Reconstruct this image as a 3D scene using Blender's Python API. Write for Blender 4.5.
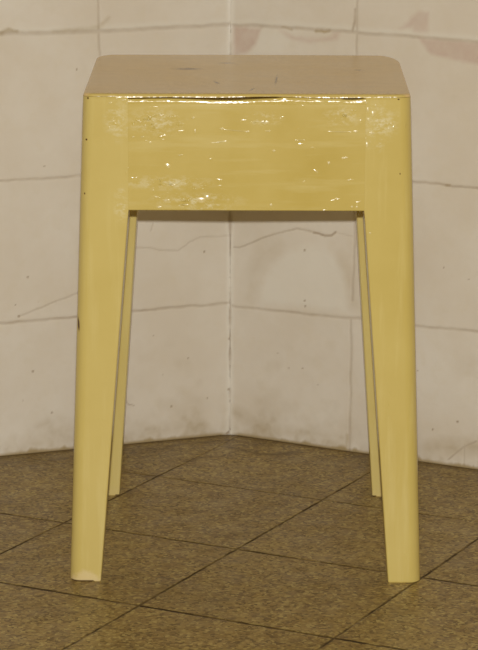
import bpy, math, random
import numpy as np
from mathutils import Matrix, Vector, noise as mnoise

# ------------------------------------------------------------------ start
for o in list(bpy.data.objects):
    bpy.data.objects.remove(o)
S = bpy.context.scene
COL = S.collection

# camera: about 2.3 m in front of the stool, looking slightly down
cam_d = bpy.data.cameras.new('camera')
cam_d.sensor_fit = 'AUTO'
cam_d.sensor_width = 36.0
cam_d.lens = 2629.1331 / 650.0 * 36.0
cam_d.clip_start = 0.05
cam = bpy.data.objects.new('camera', cam_d)
COL.objects.link(cam)
PITCH, ROLL, CAMH = 0.2135, 0.0028, 0.7432
f = Vector((0, math.cos(PITCH), -math.sin(PITCH)))
r0 = Vector((1, 0, 0)); u0 = r0.cross(f)
rr = math.cos(ROLL) * r0 + math.sin(ROLL) * u0
uu = -math.sin(ROLL) * r0 + math.cos(ROLL) * u0
cam.matrix_world = Matrix(((rr.x, uu.x, -f.x, 0), (rr.y, uu.y, -f.y, 0), (rr.z, uu.z, -f.z, CAMH), (0, 0, 0, 1)))
S.camera = cam

# room light: dim warm ambience
w = bpy.data.worlds.new('room_ambience')
S.world = w
w.use_nodes = True
bg = w.node_tree.nodes['Background']
bg.inputs['Color'].default_value = (1.0, 0.68, 0.30, 1)
bg.inputs['Strength'].default_value = 0.17

# the camera's built-in flash, just above the lens
fl = bpy.data.lights.new('camera_flash', 'POINT')
fl.energy = 148.0
fl.color = (1.0, 0.97, 0.92)
fl.shadow_soft_size = 0.009
flo = bpy.data.objects.new('camera_flash', fl)
flo.location = (0.0, 0.01, CAMH + 0.056)
COL.objects.link(flo)

S.view_settings.view_transform = 'Standard'
S.view_settings.look = 'None'
S.view_settings.gamma = 1
S.view_settings.use_curve_mapping = False
S.view_settings.exposure = 0.0

# ------------------------------------------------------------------ helpers
def mat(name):
    m = bpy.data.materials.new(name)
    m.use_nodes = True
    nt = m.node_tree
    b = nt.nodes['Principled BSDF']
    return m, nt, b

def N(nt, kind, **kw):
    n = nt.nodes.new(kind)
    for k, v in kw.items():
        if k in n.inputs.keys() if isinstance(k, str) else False:
            n.inputs[k].default_value = v
        else:
            setattr(n, k, v)
    return n

def L(nt, a, b):
    nt.links.new(a, b)

def math_n(nt, op, a, b=None, clamp=False):
    n = nt.nodes.new('ShaderNodeMath'); n.operation = op; n.use_clamp = clamp
    for i, v in enumerate((a, b)):
        if v is None: continue
        if isinstance(v, (int, float)): n.inputs[i].default_value = v
        else: nt.links.new(v, n.inputs[i])
    return n.outputs[0]

def ramp(nt, fac, lo, hi, a=0.0, b=1.0):
    n = nt.nodes.new('ShaderNodeMapRange'); n.clamp = True
    n.inputs[1].default_value = lo; n.inputs[2].default_value = hi
    n.inputs[3].default_value = a; n.inputs[4].default_value = b
    nt.links.new(fac, n.inputs[0])
    return n.outputs[0]

def mix(nt, fac, a, b):
    n = nt.nodes.new('ShaderNodeMix'); n.data_type = 'RGBA'
    if isinstance(fac, (int, float)): n.inputs[0].default_value = fac
    else: nt.links.new(fac, n.inputs[0])
    for i, v in ((6, a), (7, b)):
        if isinstance(v, tuple): n.inputs[i].default_value = (*v, 1)
        else: nt.links.new(v, n.inputs[i])
    return n.outputs[2]

def noise(nt, co, scale, detail=3.0, rough=0.5, stretch=None):
    if stretch is not None:
        mp = nt.nodes.new('ShaderNodeMapping'); mp.inputs['Scale'].default_value = stretch
        nt.links.new(co, mp.inputs['Vector']); co = mp.outputs[0]
    n = nt.nodes.new('ShaderNodeTexNoise')
    n.inputs['Scale'].default_value = scale
    n.inputs['Detail'].default_value = detail
    n.inputs['Roughness'].default_value = rough
    nt.links.new(co, n.inputs['Vector'])
    return n.outputs['Fac']

def spot(nt, co, center, size, rot=0.0, hard=0.5, axis=2, dome=False):
    """soft ellipse mask, 1 at its middle (a scuff or smear of its own shape)"""
    a = nt.nodes.new('ShaderNodeVectorMath'); a.operation = 'SUBTRACT'
    nt.links.new(co, a.inputs[0]); a.inputs[1].default_value = center
    mp = nt.nodes.new('ShaderNodeVectorRotate'); mp.rotation_type = {0: 'X_AXIS', 1: 'Y_AXIS', 2: 'Z_AXIS'}[axis]
    mp.inputs['Angle'].default_value = rot
    nt.links.new(a.outputs[0], mp.inputs['Vector'])
    d = nt.nodes.new('ShaderNodeVectorMath'); d.operation = 'DIVIDE'
    nt.links.new(mp.outputs[0], d.inputs[0]); d.inputs[1].default_value = size
    l = nt.nodes.new('ShaderNodeVectorMath'); l.operation = 'LENGTH'
    nt.links.new(d.outputs[0], l.inputs[0])
    v = ramp(nt, l.outputs['Value'], 1.0, hard, 0.0, 1.0)
    if dome: v.node.interpolation_type = 'SMOOTHSTEP'
    return v

def maxall(nt, ms):
    r = ms[0]
    for m in ms[1:]: r = math_n(nt, 'MAXIMUM', r, m)
    return r

def mesh_obj(name, verts, faces, m, parent=None, smooth=True):
    me = bpy.data.meshes.new(name)
    me.from_pydata([tuple(v) for v in verts], [], faces)
    me.validate(); me.update()
    if smooth:
        me.polygons.foreach_set('use_smooth', [True] * len(me.polygons))
    o = bpy.data.objects.new(name, me)
    me.materials.append(m)
    COL.objects.link(o)
    if parent: o.parent = parent
    return o

# smooth value noise on numpy arrays (for cracks, stains and dents in the walls)
_rng = np.random.RandomState(7)
_tab = _rng.rand(256, 256)
def vnoise(x, y, s, off=0):
    x = x * s + off * 17.3; y = y * s + off * 9.1
    xi = np.floor(x).astype(int); yi = np.floor(y).astype(int)
    fx = x - xi; fy = y - yi
    fx = fx * fx * (3 - 2 * fx); fy = fy * fy * (3 - 2 * fy)
    g = lambda a, b: _tab[a % 256, b % 256]
    return (g(xi, yi) * (1 - fx) + g(xi + 1, yi) * fx) * (1 - fy) + (g(xi, yi + 1) * (1 - fx) + g(xi + 1, yi + 1) * fx) * fy
def fbm(x, y, s, off=0, o=4):
    t = 0; a = 1; n = 0
    for k in range(o):
        t = t + a * vnoise(x, y, s * 2 ** k, off + k); n += a; a *= .5
    return t / n

def poly_dist(U, V, pts):
    """distance in mm to a polyline"""
    d = np.full(U.shape, 1e9)
    for (ax, ay), (bx, by) in zip(pts[:-1], pts[1:]):
        dx, dy = bx - ax, by - ay
        t = np.clip(((U - ax) * dx + (V - ay) * dy) / (dx * dx + dy * dy + 1e-9), 0, 1)
        d = np.minimum(d, np.hypot(U - ax - t * dx, V - ay - t * dy))
    return d
def poly_in(U, V, pts):
    ins = np.zeros(U.shape, bool)
    n = len(pts)
    for i in range(n):
        (ax, ay), (bx, by) = pts[i], pts[(i + 1) % n]
        if ay == by: continue
        c = ((ay > V) != (by > V)) & (U < (bx - ax) * (V - ay) / (by - ay) + ax)
        ins ^= c
    return ins
def soft_in(U, V, pts, w):
    d = poly_dist(U, V, pts + [pts[0]])
    s = np.where(poly_in(U, V, pts), d, -d)
    return np.clip(s / w + .5, 0, 1)
def line(d, w):
    return np.clip(1.0 - (d / w), 0, 1)

# ------------------------------------------------------------------ materials of the room
def wall_material():
    m, nt, b = mat('cream_painted_tile')
    geo = N(nt, 'ShaderNodeTexCoord'); co = geo.outputs['Object']
    at = lambda n: N(nt, 'ShaderNodeAttribute', attribute_name=n).outputs['Fac']
    n1 = noise(nt, co, 9, 4, .6); n2 = noise(nt, co, 60, 4, .6)
    c = mix(nt, ramp(nt, n1, .35, .68), (0.75, 0.685, 0.575), (0.81, 0.765, 0.675))
    c = mix(nt, ramp(nt, n2, .5, .75, 0, .35), c, (0.73, 0.66, 0.52))
    c = mix(nt, at('pink'), c, (0.63, 0.49, 0.41))
    c = mix(nt, at('lite'), c, (0.83, 0.80, 0.71))
    c = mix(nt, at('stain'), c, (0.42, 0.32, 0.16))
    c = mix(nt, at('grout'), c, (0.40, 0.31, 0.215))
    L(nt, c, b.inputs['Base Color'])
    b.inputs['Roughness'].default_value = 0.42
    b.inputs['Specular IOR Level'].default_value = 0.35
    bp = N(nt, 'ShaderNodeBump'); bp.inputs['Strength'].default_value = 0.25; bp.inputs['Distance'].default_value = 0.0015
    L(nt, noise(nt, co, 45, 4, .5), bp.inputs['Height'])
    L(nt, bp.outputs[0], b.inputs['Normal'])
    return m
MW = wall_material()

TILE_U, TILE_Z, Z0 = 152.0, 154.1, 148.6     # wall tiles (mm)

def grid_lines(fine_to, end, step, joints):
    a = list(np.arange(0, fine_to, step)) + list(np.arange(fine_to, end, 12.0)) + [end]
    for j in joints:
        if fine_to - 4 < j < end - 4: a += list(np.arange(j - 4, j + 4.1, 1.3))
    a = np.unique(np.round(a, 2))
    return a

def build_wall(name, corner, direc, inward, feats, end=1300.0, top=1500.0, side=1):
    ju = [TILE_U * k - 1.5 for k in range(1, 10)]; jz = [Z0 + TILE_Z * k for k in range(0, 9)]
    us = grid_lines(320, end, 1.35, ju); zs = grid_lines(500, top, 1.35, jz)
    U, V = np.meshgrid(us, zs)
    wob = (fbm(U, V, 1 / 14., 3 + side) - .5) * 2.2
    wob2 = (fbm(U, V, 1 / 6., 9 + side) - .5) * 1.6
    Uw, Vw = U + wob, V + wob + wob2 * .4
    dep = np.zeros(U.shape); grout = np.zeros(U.shape); stain = np.zeros(U.shape); pink = np.zeros(U.shape); lite = np.zeros(U.shape)
    # joints drawn where the photograph shows them, ruled ones elsewhere
    for pts, wd, amt, dd in feats['lines']:
        d = poly_dist(Uw, Vw, pts)
        l = line(d, wd * 1.25)
        br = .55 + .75 * (fbm(U, V, 1 / 18., 21) - .3)
        grout = np.maximum(grout, np.clip(l * 1.4, 0, 1) * amt * .88 * np.clip(br, .2, 1.1))
        if wd > 2: lite = np.maximum(lite, line(poly_dist(Uw, Vw - 3.2, pts), 5.5) * .55); dep = dep + line(poly_dist(Uw, Vw - 3.2, pts), 5) * .5
        dep = np.minimum(dep, -l * dd)
    far = np.clip((U - 305) / 10, 0, 1); farz = np.clip((V - 500) / 10, 0, 1)
    out = np.maximum(far, farz)
    for z in jz:
        l = line(np.abs(Vw - z), 2.0) * out; grout = np.maximum(grout, l * .6); dep = np.minimum(dep, -l * .6)
    for u in ju:
        l = line(np.abs(Uw - u), 1.7) * out; grout = np.maximum(grout, l * .5); dep = np.minimum(dep, -l * .6)
    # tiny pits and spots
    for (u, z, rad) in feats['spots']:
        d = np.hypot(U - u, V - z)
        l = np.clip((rad + .7 - d) / .8, 0, 1); grout = np.maximum(grout, l * .95); dep = np.minimum(dep, -l * .3)
    for pts, amt in feats['pink']:
        pink = np.maximum(pink, soft_in(U + wob * 2, V + wob2 * 2, pts, 5) * amt * (.55 + .7 * fbm(U, V, 1 / 9., 33)))
    for pts, amt, bump in feats['lite']:
        s = soft_in(U + wob * 3, V + wob2 * 3, pts, 10); lite = np.maximum(lite, s * amt); dep = dep + s * bump * .4
    for pts, wd, amt in feats['stain']:
        stain = np.maximum(stain, line(poly_dist(U + wob * 2, V + wob2 * 2, pts), wd) * amt * (.3 + 1.0 * fbm(U, V, 1 / 12., 41)))
    # grime along the floor, creeping up in patches
    g = fbm(U, V * .8, 1 / 26., 51); g2 = fbm(U, V, 1 / 7., 57)
    stain = np.maximum(stain, np.clip(1 - V / 50., 0, 1) ** 1.3 * np.clip((g - .33) * 2.4, 0, 1) * .85 * (.3 + 1.1 * g2))
    stain = np.maximum(stain, np.clip(1.3 - V / (2.0 + 9 * g2 * g), 0, 1) * .9)
    stain = np.maximum(stain, np.clip((fbm(U, V, 1 / 22., 61) - .54) * 3, 0, 1) * np.clip(1 - V / 190., 0, 1) * .24)
    jag = fbm(U, V * 0, 1 / 9., 91); stain = np.maximum(stain, np.clip(1.6 - V / (1.5 + 9 * np.clip(jag - .42, 0, 1) * 1.2), 0, 1) * .95)
    # plaster in the corner: dirty seam, pale blob at its foot
    cw = 3.2 * fbm(U * 0, V, 1 / 16., 71)
    seam = np.clip((1.2 + cw - U) / 1.4, 0, 1) * np.clip(1.9 * (fbm(U * .0, V, 1 / 18., 73) - .40), .0, .6)
    grout = np.maximum(grout, seam * feats['seam'])
    blob = np.clip(1.2 - np.hypot(U / 9., V / 22.), 0, 1)
    lite = np.maximum(lite, blob); stain = stain * (1 - .8 * blob); dep = dep + blob * 1.2
    dep = dep + 1.6 * np.clip(1 - U / (4.0 + 1.5 * cw), 0, 1) ** 2
    lite = np.maximum(lite, .6 * np.clip(1.3 - U / (3.5 + cw), 0, 1))
    dep = dep + (fbm(U, V, 1 / 70., 81) - .5) * 1.6 * np.clip(U / 20., 0, 1) + (fbm(U, V, 1 / 9., 83) - .5) * .22 * np.clip(U / 6., .2, 1)
    nz, nu = U.shape
    cx, cy = corner
    P = np.empty((nz, nu, 3))
    P[..., 0] = cx + direc[0] * U / 1000 + inward[0] * dep / 1000
    P[..., 1] = cy + direc[1] * U / 1000 + inward[1] * dep / 1000
    P[..., 2] = V / 1000 - np.where(V == 0, 0.0, 0)
    verts = P.reshape(-1, 3)
    idx = np.arange(nz * nu).reshape(nz, nu)
    q = np.stack([idx[:-1, :-1], idx[:-1, 1:], idx[1:, 1:], idx[1:, :-1]], -1).reshape(-1, 4)
    if side < 0: q = q[:, ::-1]
    # thickness: border loop pushed back, closed by one face
    loop = list(idx[0, :]) + list(idx[1:, -1]) + list(idx[-1, -2::-1]) + list(idx[-2:0:-1, 0])
    back = verts[loop].copy(); back[:, 0] -= inward[0] * .06; back[:, 1] -= inward[1] * .06
    base = len(verts); n = len(loop)
    faces = [tuple(map(int, a)) for a in q]
    bf = []
    for i in range(n):
        j = (i + 1) % n
        a = (int(loop[j]), int(loop[i]), base + i, base + j)
        bf.append(a if side > 0 else a[::-1])
    cap = tuple(base + i for i in range(n))
    bf.append(cap[::-1] if side > 0 else cap)
    o = mesh_obj(name, np.vstack([verts, back]), faces + bf, MW)
    for an, arr in (('grout', grout), ('stain', stain), ('pink', pink), ('lite', lite)):
        a = o.data.attributes.new(an, 'FLOAT', 'POINT')
        a.data.foreach_set('value', np.concatenate([arr.reshape(-1), np.zeros(n)]).astype(np.float32))
    o['kind'] = 'structure'
    return o

CX, CY, AL, AR = -0.00971, 2.85035, 0.372, -0.506
ML = lambda p, w, a, d: (p, w, a, d)
left = dict(seam=1.15, lines=[
    ML([(330, 457.5), (258.1, 457.4), (231.0, 456.5), (203.6, 456.1), (150.6, 455.9), (81.0, 456.8), (-1.3, 457.9)], 2.6, .55, .8),
    ML([(330, 302), (260.8, 301.6), (216.7, 301.4), (172.2, 301.8), (80, 302.5), (-2, 303)], 1.7, .62, .6),
    ML([(330, 147), (263.4, 147.1), (218.9, 147.2), (176.1, 148.0), (116.8, 149.3), (58.9, 149.7), (40.3, 150.0), (2.7, 149.7)], 1.8, .75, .7),
    ML([(150.3, 520), (150.5, 457.0), (149.5, 430.3), (150.5, 303), (151, 150), (151, 0)], 1.7, .6, .6),
    ML([(302, 520), (302, 0)], 1.7, .5, .6),
    ML([(-2, 611), (330, 611)], 2, .5, .6),
    ML([(243.4, 152.8), (224.3, 159.1), (207.4, 164.6), (175.8, 174.5), (160, 179)], 1.2, .55, .35),
    ML([(130, 219), (112.9, 220.1), (93.4, 218.3), (81.9, 214.9), (61.1, 213.5), (47.2, 222.7), (35.6, 226.4), (2.9, 226.1)], 1.1, .42, .3),
    ML([(91.0, 246.4), (93.3, 237.7)], .9, .6, .2),
    ML([(123.2, 49.7), (119.7, 44.9), (112.8, 43.2)], .8, 1.0, .2)],
    spots=[(1.5, 3, 1.5), (4, 1.5, 1.2), (175.4, 416.4, .7), (30.9, 210.0, .9), (212.7, 314.7, .5), (232.7, 195.4, .8), (228.6, 91.4, .9), (207.9, 43.4, .9), (49.7, 91.4, .6), (69.7, 38.4, .8), (27.4, 44.0, .6),
           (247, 166, .3), (222, 168, .3), (90, 120, .3), (80, 75, .3), (240, 60, .3), (2, 52, .8), (1.5, 110, .8), (243.4, 153.5, 1.0)],
    pink=[], lite=[([(230, 458), (262, 459), (262, 470), (225, 463)], .25, .3)],
    stain=[([(259, 458), (250, 461), (240, 459)], 3.5, .75), ([(200, 457), (150, 460), (140, 470)], 4, .35), ([(212, 33), (224, 29)], 9, .3), ([(240, 10), (180, 12)], 14, .3), ([(120, 10), (40, 14)], 14, .35)])
right = dict(seam=.8, lines=[
    ML([(2.6, 457.5), (41.8, 458.4), (84.1, 458.4), (137.6, 458.0), (152.9, 456.7), (224.7, 456.2), (290.4, 455.0), (330, 455)], 2.2, .6, .8),
    ML([(-2, 303), (100, 303), (218.4, 303.8), (250.7, 303.2), (264.5, 302.2), (294.0, 302.9), (330, 303)], 1.5, .85, .7),
    ML([(0.9, 147.3), (37.3, 147.1), (74.5, 147.5), (108.8, 147.7), (159.5, 149.7), (228.2, 148.7), (297.7, 150.6), (330, 151)], 1.8, .62, .7),
    ML([(152.4, 520), (151.7, 456.6), (152.1, 431.2), (152, 303), (152.3, 240), (150.8, 168.7)], 1.7, .55, .6),
    ML([(149.6, 149), (149.9, 57.4), (149.4, 0)], 1.7, .6, .6),
    ML([(303, 520), (303, 0)], 1.7, .5, .6),
    ML([(-2, 611), (330, 611)], 2, .5, .6),
    ML([(4.5, 213.5), (12, 214), (24.5, 219.2), (39.4, 226.7), (59.1, 234.0), (82.3, 241.0), (95.7, 240.5), (105.4, 238.1)], 1.2, .75, .5),
    ML([(103, 238.6), (116.3, 236.3), (124.8, 237.6), (129.5, 241.3)], 1.5, 1.3, .9),
    ML([(129.5, 241.3), (150, 238)], 1.0, .35, .2),
    ML([(267.4, 6.4), (285.7, 23.2), (300.5, 31.7)], 1.1, .7, .3),
    ML([(286, 0), (286, 26)], .8, .5, .3),
    ML([(150.2, 482), (149.2, 468.1), (146.5, 458)], 1.7, .9, .5)],
    spots=[(92.8, 162.2, .8), (93.4, 156.2, .8), (277.5, 49.7, 1.0), (248.6, 37.3, .8), (92.3, 218.2, .8), (91.0, 86.5, .5), (73.7, 84.5, .5), (258, 215, .5), (230, 100, .4), (287, 205, .4), (60, 100, .3), (110, 70, .3)],
    pink=[([(201.6, 463.4), (215.2, 476.5), (224.2, 484), (236, 483), (236, 460), (217.8, 459.0), (217, 467.2), (208.5, 464.7)], .55),
          ([(224, 455.5), (247.6, 455), (310, 454), (310, 430), (270, 434), (238, 439)], .75),
          ([(1, 456), (38.2, 456.0), (30.9, 438.5), (18.7, 428.1), (1, 424)], .75),
          ([(60, 455), (79.4, 449), (105.7, 449), (124, 452), (124, 457), (133, 457), (129.5, 448.0), (96.2, 444), (74.6, 445.1)], .6)],
    lite=[([(40, 155), (40, 173), (52, 197), (68, 212), (98.2, 225), (125, 217), (140, 200), (146, 168), (146, 155)], .7, .8),
          ([(40, 452), (62, 455), (72, 444), (60, 430), (24, 425)], .45, .5)],
    stain=[([(26, 160), (27, 185), (40, 208), (56, 218)], 16, .20), ([(136, 216), (146, 190), (150, 165)], 11, .22), ([(104, 456), (120, 457)], 2.5, .8), ([(63, 459), (75, 456)], 2, .5),
           ([(146, 2), (147, 18)], 5, .8), ([(60, 10), (5, 26)], 14, .45), ([(240, 14), (300, 26)], 16, .5), ([(258, 303), (262, 303)], 2, .8), ([(70, 12), (140, 16)], 12, .35)])
dl = (-math.cos(AL), -math.sin(AL)); dr = (math.cos(AR), math.sin(AR))
build_wall('wall_left', (CX, CY), dl, (math.sin(AL), -math.cos(AL)), left, side=-1)
build_wall('wall_right', (CX, CY), dr, (math.sin(AR), -math.cos(AR)), right, side=1)

# ------------------------------------------------------------------ floor
FT, FA, FX, FY = 0.1922, 1.1001, -0.0887, 2.2431      # tile size, turn and one crossing of the joints
def floor_material():
    m, nt, b = mat('speckled_terrazzo_tile')
    tc = N(nt, 'ShaderNodeTexCoord'); co = tc.outputs['Object']
    at = lambda n: N(nt, 'ShaderNodeAttribute', attribute_name=n).outputs['Fac']
    v = N(nt, 'ShaderNodeTexVoronoi'); v.inputs['Scale'].default_value = 380; L(nt, co, v.inputs['Vector'])
    sep = N(nt, 'ShaderNodeSeparateColor'); L(nt, v.outputs['Color'], sep.inputs[0])
    v2 = N(nt, 'ShaderNodeTexVoronoi'); v2.inputs['Scale'].default_value = 190; L(nt, co, v2.inputs['Vector'])
    sep2 = N(nt, 'ShaderNodeSeparateColor'); L(nt, v2.outputs['Color'], sep2.inputs[0])
    big = noise(nt, co, 7, 4, .6)
    c = mix(nt, ramp(nt, big, .35, .65), (0.278, 0.184, 0.048), (0.338, 0.234, 0.070))
    c = mix(nt, ramp(nt, sep.outputs[0], .5, .95, 0, .85), c, (0.507, 0.399, 0.139))
    c = mix(nt, ramp(nt, sep.outputs[1], .55, .9, 0, .9), c, (0.135, 0.082, 0.020))
    c = mix(nt, ramp(nt, sep2.outputs[0], .72, .95, 0, .5), c, (0.439, 0.312, 0.095))
    c = mix(nt, ramp(nt, sep2.outputs[2], .75, .95, 0, .55), c, (0.186, 0.113, 0.034))
    c = mix(nt, at('stain'), c, (0.109, 0.064, 0.016))
    # joints: the object's own axes lie along the tile grid
    sx = N(nt, 'ShaderNodeSeparateXYZ'); L(nt, co, sx.inputs[0])
    wob = ramp(nt, noise(nt, co, 60, 3, .6), .3, .7, -0.0006, 0.0006)
    js = []
    for ax, wd, amt in (('X', .0018, 1.0), ('Y', .00125, .9)):
        p = math_n(nt, 'ADD', sx.outputs[ax], wob)
        p = math_n(nt, 'DIVIDE', p, FT)
        fr = math_n(nt, 'ABSOLUTE', math_n(nt, 'SUBTRACT', math_n(nt, 'FRACT', math_n(nt, 'ADD', p, 100.5)), .5))
        dist = math_n(nt, 'MULTIPLY', fr, FT)
        js.append(math_n(nt, 'MULTIPLY', ramp(nt, dist, wd * .55, wd * 1.5, 1, 0), amt))
    # the cross joints are filled flush further back
    fill = ramp(nt, sx.outputs['X'], .02, .42, 1.0, .45)
    js[0] = math_n(nt, 'MULTIPLY', js[0], fill)
    j = math_n(nt, 'MAXIMUM', js[0], js[1])
    jj = math_n(nt, 'MULTIPLY', j, ramp(nt, noise(nt, co, 16, 3, .6), .36, .58, .3, 1.0))
    jj = math_n(nt, 'MULTIPLY', jj, math_n(nt, 'SUBTRACT', 1.0, at('fill')))
    c = mix(nt, jj, c, (0.038, 0.022, 0.007))
    L(nt, c, b.inputs['Base Color'])
    rg = ramp(nt, noise(nt, co, 30, 3, .6), .3, .7, .34, .5)
    L(nt, math_n(nt, 'ADD', rg, math_n(nt, 'MULTIPLY', jj, .5)), b.inputs['Roughness'])
    b.inputs['Specular IOR Level'].default_value = 0.3
    bp = N(nt, 'ShaderNodeBump'); bp.inputs['Strength'].default_value = 0.6; bp.inputs['Distance'].default_value = 0.001
    h = math_n(nt, 'SUBTRACT', math_n(nt, 'MULTIPLY', noise(nt, co, 25, 3, .5), .5), j)
    L(nt, h, bp.inputs['Height']); L(nt, bp.outputs[0], b.inputs['Normal'])
    return m

def build_floor():
    c, s = math.cos(FA), math.sin(FA)
    # world x, y lines: fine where the camera looks
    xs = np.unique(np.round(np.concatenate([np.arange(-1.5, -.32, .05), np.arange(-.32, .34, .004), np.arange(.34, 1.55, .05)]), 4))
    ys = np.unique(np.round(np.concatenate([np.arange(1.0, 2.0, .05), np.arange(2.0, 2.9, .004), [2.95]]), 4))
    X, Y = np.meshgrid(xs, ys)
    # cut off along the walls: pull everything behind a wall back to it (25 mm under it)
    for (d, inw) in ((dl, (math.sin(AL), -math.cos(AL))), (dr, (math.sin(AR), -math.cos(AR)))):
        k = (X - CX) * inw[0] + (Y - CY) * inw[1]
        back = np.minimum(k + .025, 0)
        Y = Y - back / inw[1]
    rx, ry = X - CX, Y - CY
    kl = (rx * math.sin(AL) - ry * math.cos(AL)) * 1000      # mm from the left wall
    kr = (rx * math.sin(AR) - ry * math.cos(AR)) * 1000
    k = np.minimum(kl, kr)
    n = fbm(X * 1000, Y * 1000, 1 / 40., 5); n2 = fbm(X * 1000, Y * 1000, 1 / 14., 11)
    st = np.clip(1 - k / 130., 0, 1) * np.clip((n - .25) * 1.6, 0, 1) * .62
    st = np.maximum(st, np.clip(1 - k / (9 + 12 * n2), 0, 1) * .85)
    st = np.maximum(st, np.clip((n - .58) * 3, 0, 1) * .35)
    for pts, wd, amt in FLOOR_MARKS:
        st = np.maximum(st, line(poly_dist(X * 1000 + (n2 - .5) * 8, Y * 1000 + (n - .5) * 20, pts), wd) * amt * (.4 + .9 * n2))
    lx = (X - FX) * c + (Y - FY) * s; ly = -(X - FX) * s + (Y - FY) * c
    ny, nx = X.shape
    top = np.stack([lx, ly, np.zeros_like(lx)], -1).reshape(-1, 3)
    idx = np.arange(ny * nx).reshape(ny, nx)
    q = np.stack([idx[:-1, :-1], idx[:-1, 1:], idx[1:, 1:], idx[1:, :-1]], -1).reshape(-1, 4)
    loop = list(idx[0, :]) + list(idx[1:, -1]) + list(idx[-1, -2::-1]) + list(idx[-2:0:-1, 0])
    low = top[loop].copy(); low[:, 2] -= .04
    base = len(top); n_ = len(loop)
    faces = [tuple(map(int, a)) for a in q]
    for i in range(n_):
        j = (i + 1) % n_
        faces.append((int(loop[j]), int(loop[i]), base + i, base + j))
    faces.append(tuple(base + i for i in range(n_))[::-1])
    o = mesh_obj('floor', np.vstack([top, low]), faces, floor_material(), smooth=False)
    o.location = (FX, FY, 0); o.rotation_euler = (0, 0, FA)
    fill = np.clip(1.15 - k / 110., 0, .85)          # joints near the walls are filled with dirt
    for an, arr in (('stain', st), ('fill', fill)):
        a = o.data.attributes.new(an, 'FLOAT', 'POINT')
        a.data.foreach_set('value', np.concatenate([arr.reshape(-1), np.zeros(n_)]).astype(np.float32))
    o['kind'] = 'structure'
    return o
FLOOR_MARKS = [   # dirt lying in front of the walls, mm
    ([(-11.7, 2799.0), (6.9, 2777.9), (25.4, 2761.3), (50.4, 2761.6), (64.7, 2770.1)], 9, 0.9),
    ([(189.3, 2725.9), (215.2, 2714.1), (254.5, 2698.4)], 10, 0.9),
    ([(-120.2, 2686.5), (-104.1, 2678.8), (-82.8, 2675.1)], 7, 0.6),
    ([(-52.4, 2735.7), (-41.8, 2748.1), (-24.5, 2752.5)], 7, 0.6),
    ([(-256.0, 2725.3), (-213.7, 2734.0), (-182.5, 2750.8)], 9, 0.7),
    ([(-129.7, 2780.7), (-64.6, 2802.7), (-15.2, 2824.9)], 8, 0.8),
    ([(22.5, 2404.1), (24.4, 2400.9)], 4, 0.9),
    ([(67.4, 2795.5), (131.9, 2762.4), (194.4, 2721.9)], 6, 0.6),
    ([(-40.4, 2656.0), (1.5, 2637.2), (32.5, 2622.2), (63.3, 2607.5)], 5, 0.5),
    ([(86.6, 2380.8), (136.9, 2350.0)], 10, 0.3)]
build_floor()

# ------------------------------------------------------------------ the stool
SX, SY, YAW = 0.00628, 2.31647, -0.00418
stool = bpy.data.objects.new('stool', None)
stool.empty_display_size = 0.1
stool.location = (SX, SY, 0); stool.rotation_euler = (0, 0, YAW)
COL.objects.link(stool)
stool['label'] = 'yellow painted square wooden stool with tapered legs standing on brown tiled floor'
stool['category'] = 'stool'

H = 0.450
def xo(z): return 0.1614 + (0.1456 - 0.1614) * z / H        # outer half width
def xi(z): return 0.1314 + (0.1053 - 0.1314) * min(z, .345) / .345
def yf(z): return -0.004 + (0.0025 + 0.004) * z / H                               # front plane
def yb(z): return 0.3120 + (0.3110 - 0.3120) * z / H           # back plane
def dp(z): return 0.029 + (0.0415 - 0.029) * min(z, .345) / .345

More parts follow.
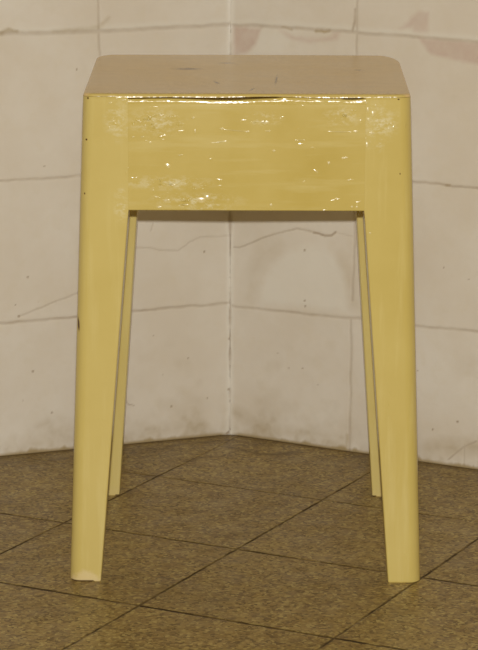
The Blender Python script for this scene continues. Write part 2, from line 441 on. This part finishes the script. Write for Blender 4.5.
def paint(name, stretch, smears=(), marks=(), foot=False, sparkle=1.0, drips=(), lipz=None, pale=0.0):
    m, nt, b = mat(name)
    tc = N(nt, 'ShaderNodeTexCoord'); co = tc.outputs['Object']
    n1 = noise(nt, co, 12, 4, .6)
    st = noise(nt, co, 90, 4, .6, stretch)
    c = mix(nt, ramp(nt, n1, .3, .7), (0.572, 0.438, 0.106), (0.628, 0.496, 0.140))
    c = mix(nt, ramp(nt, st, .52, .72, 0, .6), c, (0.69, 0.575, 0.22))
    if pale: c = mix(nt, pale, c, (0.72, 0.61, 0.26))
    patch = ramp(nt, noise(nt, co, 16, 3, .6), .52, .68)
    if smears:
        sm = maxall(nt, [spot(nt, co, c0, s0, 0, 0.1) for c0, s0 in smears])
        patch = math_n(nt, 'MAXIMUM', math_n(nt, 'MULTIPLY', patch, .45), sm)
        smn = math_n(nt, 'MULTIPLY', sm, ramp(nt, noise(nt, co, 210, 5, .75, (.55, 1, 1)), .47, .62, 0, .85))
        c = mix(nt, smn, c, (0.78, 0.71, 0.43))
    if marks:
        mk = maxall(nt, [spot(nt, co, c0, s0, r0, .5, 1) for c0, s0, r0 in marks])
        c = mix(nt, mk, c, (0.12, 0.06, 0.02))
    if foot:
        sx = N(nt, 'ShaderNodeSeparateXYZ'); L(nt, co, sx.inputs[0])
        z = math_n(nt, 'ADD', sx.outputs['Z'], ramp(nt, noise(nt, co, 55, 4, .6), .3, .7, -.009, .009))
        wear = ramp(nt, z, .010, .002, 0, foot)
        c = mix(nt, wear, c, (0.74, 0.60, 0.32))
        foot_shade = math_n(nt, 'MULTIPLY', ramp(nt, sx.outputs['Z'], .0016, .0008), ramp(nt, noise(nt, co, 120, 2), .45, .5))  # patchy shadow under the foot, painted into the colour of its bottom rim
        c = mix(nt, foot_shade, c, (0.10, 0.06, 0.03))
    dm = None
    if drips:
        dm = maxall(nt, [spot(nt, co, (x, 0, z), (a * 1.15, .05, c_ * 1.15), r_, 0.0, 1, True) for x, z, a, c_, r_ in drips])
        c = mix(nt, math_n(nt, 'MULTIPLY', dm, .55), c, (0.82, 0.72, 0.42))  # drips also tinted paler: their glints painted into the colour
    L(nt, c, b.inputs['Base Color'])
    L(nt, ramp(nt, n1, .3, .7, .17, .23), b.inputs['Roughness'])
    b.inputs['Specular IOR Level'].default_value = 0.3 if foot is not False else 0.5
    # brush strokes, and drips and grit under the gloss
    strokes = noise(nt, co, 120, 3, .55, stretch)
    grit = math_n(nt, 'MULTIPLY', ramp(nt, noise(nt, co, 230, 2, .5, tuple(.4 + .6 * s for s in stretch)), .66, .78), patch)
    h = math_n(nt, 'ADD', math_n(nt, 'MULTIPLY', strokes, .045), math_n(nt, 'MULTIPLY', grit, 1.0 * sparkle))
    if drips:
        h = math_n(nt, 'ADD', h, math_n(nt, 'MULTIPLY', dm, .26))
    if lipz:
        zz = N(nt, 'ShaderNodeSeparateXYZ'); L(nt, co, zz.inputs[0])
        near = ramp(nt, zz.outputs['Z'], lipz - .0042, lipz - .0015)
        h = math_n(nt, 'ADD', h, math_n(nt, 'MULTIPLY', math_n(nt, 'MULTIPLY', noise(nt, co, 260, 2, .5, (.5, 1, 1)), near), .5))
    bp = N(nt, 'ShaderNodeBump'); bp.inputs['Strength'].default_value = 1.0; bp.inputs['Distance'].default_value = 0.0011
    L(nt, h, bp.inputs['Height']); L(nt, bp.outputs[0], b.inputs['Normal'])
    return m

MX = (0.10, 1, 1); MZ = (1, 1, 0.08)
DRIPS = [(-0.0760, 0.4305, 0.0027, 0.0014, 0.00), (-0.0947, 0.4245, 0.0014, 0.0009, 0.00), (-0.0902, 0.4210, 0.0011, 0.0009, 0.00), (-0.0964, 0.4254, 0.0009, 0.0009, 0.00), (-0.0859, 0.4057, 0.0009, 0.0009, 0.00), (-0.0703, 0.3854, 0.0029, 0.0020, -0.40), (-0.0655, 0.3680, 0.0023, 0.0009, 0.00), (-0.0781, 0.3481, 0.0027, 0.0011, 0.00), (-0.0718, 0.3545, 0.0036, 0.0008, 0.00), (-0.0405, 0.3546, 0.0054, 0.0027, 0.00), (-0.0352, 0.3573, 0.0027, 0.0018, 0.00), (-0.0548, 0.3504, 0.0036, 0.0009, 0.00), (-0.0458, 0.4160, 0.0009, 0.0023, 0.00), (-0.0219, 0.4185, 0.0023, 0.0010, 0.00), (-0.0094, 0.4172, 0.0117, 0.0005, -0.08), (0.0003, 0.4161, 0.0027, 0.0009, 0.00), (-0.0245, 0.4069, 0.0072, 0.0007, 0.12), (0.0163, 0.4243, 0.0041, 0.0018, 0.00), (0.0244, 0.3990, 0.0018, 0.0009, 0.00), (0.0734, 0.3883, 0.0018, 0.0011, 0.00), (0.0876, 0.3929, 0.0032, 0.0009, 0.10), (0.0619, 0.3811, 0.0027, 0.0011, -0.50), (0.0220, 0.3503, 0.0016, 0.0011, 0.00), (0.0988, 0.3487, 0.0014, 0.0009, 0.00), (0.0944, 0.3487, 0.0014, 0.0009, 0.00), (0.0829, 0.4164, 0.0108, 0.0005, -0.02), (0.0971, 0.4165, 0.0023, 0.0011, 0.00), (-0.0476, 0.4282, 0.0018, 0.0009, 0.00), (0.0190, 0.4168, 0.0027, 0.0007, 0.00), (-0.0592, 0.3951, 0.0027, 0.0007, 0.00), (0.0475, 0.4089, 0.0045, 0.0005, 0.00), (-0.0930, 0.4111, 0.0018, 0.0007, 0.00), (-0.1010, 0.4111, 0.0014, 0.0009, 0.00)]
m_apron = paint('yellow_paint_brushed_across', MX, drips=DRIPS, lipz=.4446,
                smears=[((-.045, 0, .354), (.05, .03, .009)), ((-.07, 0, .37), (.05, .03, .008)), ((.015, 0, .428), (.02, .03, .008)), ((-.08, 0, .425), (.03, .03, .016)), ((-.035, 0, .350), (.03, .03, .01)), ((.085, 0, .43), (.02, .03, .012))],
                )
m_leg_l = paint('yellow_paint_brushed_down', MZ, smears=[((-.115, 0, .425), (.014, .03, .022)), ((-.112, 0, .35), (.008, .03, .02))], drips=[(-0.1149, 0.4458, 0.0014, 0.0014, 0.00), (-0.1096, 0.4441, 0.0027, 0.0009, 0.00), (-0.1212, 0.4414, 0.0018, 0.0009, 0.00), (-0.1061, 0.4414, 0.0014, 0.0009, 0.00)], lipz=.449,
                marks=[((-.1408, 0, .4455), (.0012, .02, .0012), 0), ((-.1425, 0, .4085), (.0012, .02, .0012), 0), ((-.1512, 0, .2405), (.0013, .02, .008), 0.06), ((-.1445, 0, .36), (.0008, .02, .0012), 0)], foot=.7, sparkle=.35, pale=.3)
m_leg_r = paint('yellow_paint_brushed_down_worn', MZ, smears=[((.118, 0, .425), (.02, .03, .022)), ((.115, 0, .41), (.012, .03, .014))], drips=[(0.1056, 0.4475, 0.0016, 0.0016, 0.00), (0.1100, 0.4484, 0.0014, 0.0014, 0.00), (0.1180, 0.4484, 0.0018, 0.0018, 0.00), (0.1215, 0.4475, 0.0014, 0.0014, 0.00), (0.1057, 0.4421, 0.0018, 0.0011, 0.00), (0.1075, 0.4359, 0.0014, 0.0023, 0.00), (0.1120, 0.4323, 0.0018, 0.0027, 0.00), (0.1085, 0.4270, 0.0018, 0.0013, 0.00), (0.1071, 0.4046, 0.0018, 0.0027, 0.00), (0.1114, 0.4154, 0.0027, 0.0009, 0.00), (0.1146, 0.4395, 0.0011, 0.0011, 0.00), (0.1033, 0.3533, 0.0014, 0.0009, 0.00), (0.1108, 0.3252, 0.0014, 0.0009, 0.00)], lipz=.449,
                marks=[((.1345, 0, .4455), (.0012, .02, .0009), 0), ((.1368, 0, .379), (.0006, .02, .0012), 0)], foot=.0, sparkle=.5, pale=.2)
m_leg_b = paint('yellow_paint_on_legs', MZ, foot=.2, sparkle=.3, pale=.45)
m_side = paint('yellow_paint_on_sides', (1, .1, 1), sparkle=.4)

def s_left(s): return s < 0

def leg_section(z, sx_, front):
    """closed outline at height z; the outer corner is a wide round, the others small"""
    a, b_ = xi(z), xo(z)
    if s_left(sx_) and front: a += .0012 * (1 - min(z, .345) / .345)
    if not front: a = .1298 + (.1062 - .1298) * min(z, .345) / .345
    if front: y0, y1, outer_y = yf(z), yf(z) + dp(z), 'lo'
    else: y0, y1, outer_y = yb(z) - dp(z), yb(z), 'hi'
    R, r = .0105, (.0014 if z < .34 else .0003)
    pts = []
    def corner(cx, cy, rad, a0):
        n = 10 if rad > .005 else 4
        for i in range(n + 1):
            t = math.radians(a0 + 90 * i / n)
            pts.append((cx + rad * math.cos(t), cy + rad * math.sin(t)))
    ra = R if outer_y == 'lo' else r
    rb = R if outer_y == 'hi' else r
    corner(b_ - ra, y0 + ra, ra, -90)
    corner(b_ - rb, y1 - rb, rb, 0)
    corner(a + r, y1 - r, r, 90)
    corner(a + r, y0 + r, r, 180)
    return [(sx_ * x, y, z) for x, y in pts]

def inset(sec, k):
    cx = sum(p[0] for p in sec) / len(sec); cy = sum(p[1] for p in sec) / len(sec)
    out = []
    for x, y, z in sec:
        d = math.hypot(x - cx, y - cy)
        out.append((x - (x - cx) / d * k, y - (y - cy) / d * k, z))
    return out

def loft(name, rings, m, parent, flip=False):
    n = len(rings[0]); verts = [p for r in rings for p in r]; faces = []
    for k in range(len(rings) - 1):
        for i in range(n):
            j = (i + 1) % n
            faces.append((k * n + i, k * n + j, (k + 1) * n + j, (k + 1) * n + i))
    faces.append(tuple(range(n))[::-1]); faces.append(tuple((len(rings) - 1) * n + i for i in range(n)))
    if flip: faces = [f_[::-1] for f_ in faces]
    o = mesh_obj(name, verts, faces, m, parent)
    e = o.modifiers.new('edge_split', 'EDGE_SPLIT'); e.split_angle = math.radians(38)
    wn = o.modifiers.new('weighted_normal', 'WEIGHTED_NORMAL'); wn.weight = 80; wn.keep_sharp = True
    return o

TOPZ = .4468
for (s_, front, m) in ((-1, True, m_leg_l), (1, True, m_leg_r), (-1, False, m_leg_b), (1, False, m_leg_b)):
    rings = []
    s0 = leg_section(0.0, s_, front)
    rings.append(inset([(x, y, 0.0) for x, y, z in s0], .0006))
    rings.append(inset([(x, y, .0005) for x, y, z in s0], .0001))
    for z in (.0018, .02, .05, .1, .15, .2, .25, .3, .335, .345, .36, .4, .43, TOPZ):
        rings.append(leg_section(z, s_, front))
    loft('leg', rings, m, stool, flip=(s_ < 0))

# aprons: a board's profile swept along its length
def gap_at(x):
    """open crack between seat and front apron, in mm"""
    g = 0.25
    if -.108 < x < .031: g = .25 + .65 * min(1, (.031 - x) / .008) + 1.4 * math.exp(-((x + .012) / .035) ** 2)
    if .083 < x < .104: g = .25 + 1.25 * max(0, math.sin(math.pi * (x - .083) / .021)) ** .5
    return g
def lip(x):
    """underside of the seat's front edge"""
    return .4462 + .0009 * math.exp(-((x - .02) / .05) ** 2) + .0003 * math.sin(x * 70)
def sweep(name, prof_at, stations, to3, m, flip=False):
    rings = [[to3(t, a, z) for a, z in prof_at(t)] for t in stations]
    return loft(name, rings, m, stool, flip)
ZB = .3453
def board(th, top, r=.0015, rec=0.0, zb=ZB, q=.0006):
    """(depth from outer face, height): outer face at a = rec"""
    P = [(rec + q, zb), (rec, zb + q), (rec, zb + .003), (rec, top - .008)]
    P += [(rec, top - .0032), (rec + .00008, top - .0025)]
    for i in range(6):
        t = .12 + (math.pi / 2 - .12) * i / 5
        P.append((rec + .0004 + r - r * math.cos(t), top - r + r * math.sin(t)))
    P += [(rec + th - .001, top), (rec + th, top - .001), (rec + th, zb + q), (rec + th - q, zb)]
    return P
xs = [-.10535 + .2107 * i / 84 for i in range(85)]
def to_front(t, a, z): return (t, yf(z) + a, z)
def to_back(t, a, z): return (t, yb(z) - a, z)
sweep('apron', lambda t: board(.016, lip(t) - gap_at(t) / 1000), xs, to_front, m_apron, flip=True)
sweep('apron', lambda t: board(.016, .4465), [-.1052, -.05, 0, .05, .1052], to_back, m_side)
for s_ in (-1, 1):
    y0, y1 = yf(.4) + dp(.4) + .0002, yb(.4) - dp(.4) - .0002
    st_ = [y0 + (y1 - y0) * i / 6 for i in range(7)]
    sweep('apron', lambda t: board(.016, .4465), st_, lambda t, a, z: (s_ * (xo(z) - a), t, z), m_side, flip=(s_ < 0))

# seat: thin rounded board
def seat_material():
    m, nt, b = mat('yellow_paint_worn_seat')
    tc = N(nt, 'ShaderNodeTexCoord'); co = tc.outputs['Object']
    n1 = noise(nt, co, 9, 4, .6)
    c = mix(nt, ramp(nt, n1, .3, .7), (0.70, 0.50, 0.20), (0.77, 0.57, 0.245))
    c = mix(nt, ramp(nt, noise(nt, co, 40, 4, .6, (.3, 1, 1)), .5, .75, 0, .4), c, (0.62, 0.43, 0.16))
    sc = [((-.058, .19, .45), (.018, .014, .02), .1), ((-.028, .085, .45), (.003, .02, .02), -.15), ((.027, .105, .45), (.0018, .05, .02), .03), ((.107, .185, .45), (.006, .006, .02), .0),
          ((.004, .03, .45), (.002, .02, .02), .2), ((-.02, .24, .45), (.01, .006, .02), 0)]
    ms = []
    for (p, s0, r) in sc:
        ms.append(spot(nt, co, p, s0, r, .2))
    k = math_n(nt, 'MULTIPLY', maxall(nt, ms), ramp(nt, noise(nt, co, 90, 3, .6), .3, .6, .3, .95))
    c = mix(nt, k, c, (0.16, 0.10, 0.045))
    # bright yellow paint kept on the edge
    g = N(nt, 'ShaderNodeSeparateXYZ'); L(nt, co, g.inputs[0])
    edge = math_n(nt, 'MULTIPLY', ramp(nt, g.outputs['Y'], .0052, .0036), 1.0)
    c = mix(nt, edge, c, (0.62, 0.48, 0.15))
    L(nt, c, b.inputs['Base Color'])
    L(nt, ramp(nt, n1, .3, .7, .16, .26), b.inputs['Roughness'])
    b.inputs['Specular IOR Level'].default_value = 0.5
    bp = N(nt, 'ShaderNodeBump'); bp.inputs['Strength'].default_value = 0.5; bp.inputs['Distance'].default_value = 0.0008
    h = math_n(nt, 'ADD', math_n(nt, 'MULTIPLY', noise(nt, co, 30, 3, .5), .8), math_n(nt, 'MULTIPLY', noise(nt, co, 160, 3, .5), math_n(nt, 'MULTIPLY', edge, 1.2)))
    L(nt, h, bp.inputs['Height']); L(nt, bp.outputs[0], b.inputs['Normal'])
    return m

def seat_outline():
    wf, wb, y0, y1 = .1456, .1497, .0024, .3130
    P = []
    rf, rb = .0105, .022
    def corner(cx, cy, r, a0, n=10):
        for i in range(n + 1):
            t = math.radians(a0 + 90 * i / n)
            P.append((cx + r * math.cos(t), cy + r * math.sin(t)))
    corner(wf - rf, y0 + rf, rf, -90)
    for i in range(1, 12): P.append((wf + (wb - wf) * i / 12, y0 + rf + (y1 - .060 - y0 - rf) * i / 12))
    def ell(x0, yb_, rx, ry, a0):
        for i in range(15):
            t = math.radians(a0 + 90 * i / 14)
            P.append((x0 + rx * math.cos(t), yb_ + ry * math.sin(t)))
    ell(wb - .020, y1 - .060, .020, .060, 0)
    for i in range(1, 16): P.append((wb - .020 - (2 * wb - .020 - .018) * i / 16, y1 + .0015 * math.sin(math.pi * i / 16)))
    ell(-wb + .018, y1 - .030, .018, .030, 90)
    for i in range(1, 12): P.append((-wb + (wb - wf) * i / 12, y1 - .030 - (y1 - .030 - y0 - rf) * i / 12))
    corner(-wf + rf, y0 + rf, rf, 180)
    for i in range(1, 90): P.append((-wf + rf + (2 * wf - 2 * rf) * i / 90, y0))
    return P
def seat_mesh():
    P = seat_outline(); n = len(P)
    def off(k):
        out = []
        for i in range(n):
            (ax, ay), (bx, by) = P[i - 1], P[(i + 1) % n]
            tx, ty = bx - ax, by - ay; l = math.hypot(tx, ty)
            out.append((P[i][0] - ty / l * k, P[i][1] + tx / l * k))
        return out
    rings = []
    def zlow(x, y): return lip(x) if (abs(x) < .115 and y < .05) else TOPZ
    def zr(x, y, t):
        zl = zlow(x, y); return zl + (H - zl) * t
    for k, t in ((.004, 0.0), (.0005, 0.0), (0, .10), (.00012, .30), (.00042, .58), (.0009, .78), (.0018, .92), (.0032, 1.0), (.008, 1.0)):
        rings.append([(x, y, zr(px, py, t)) for (x, y), (px, py) in zip(off(k), P)])
    o = loft('seat', rings, seat_material(), stool)
    return o
seat_mesh()
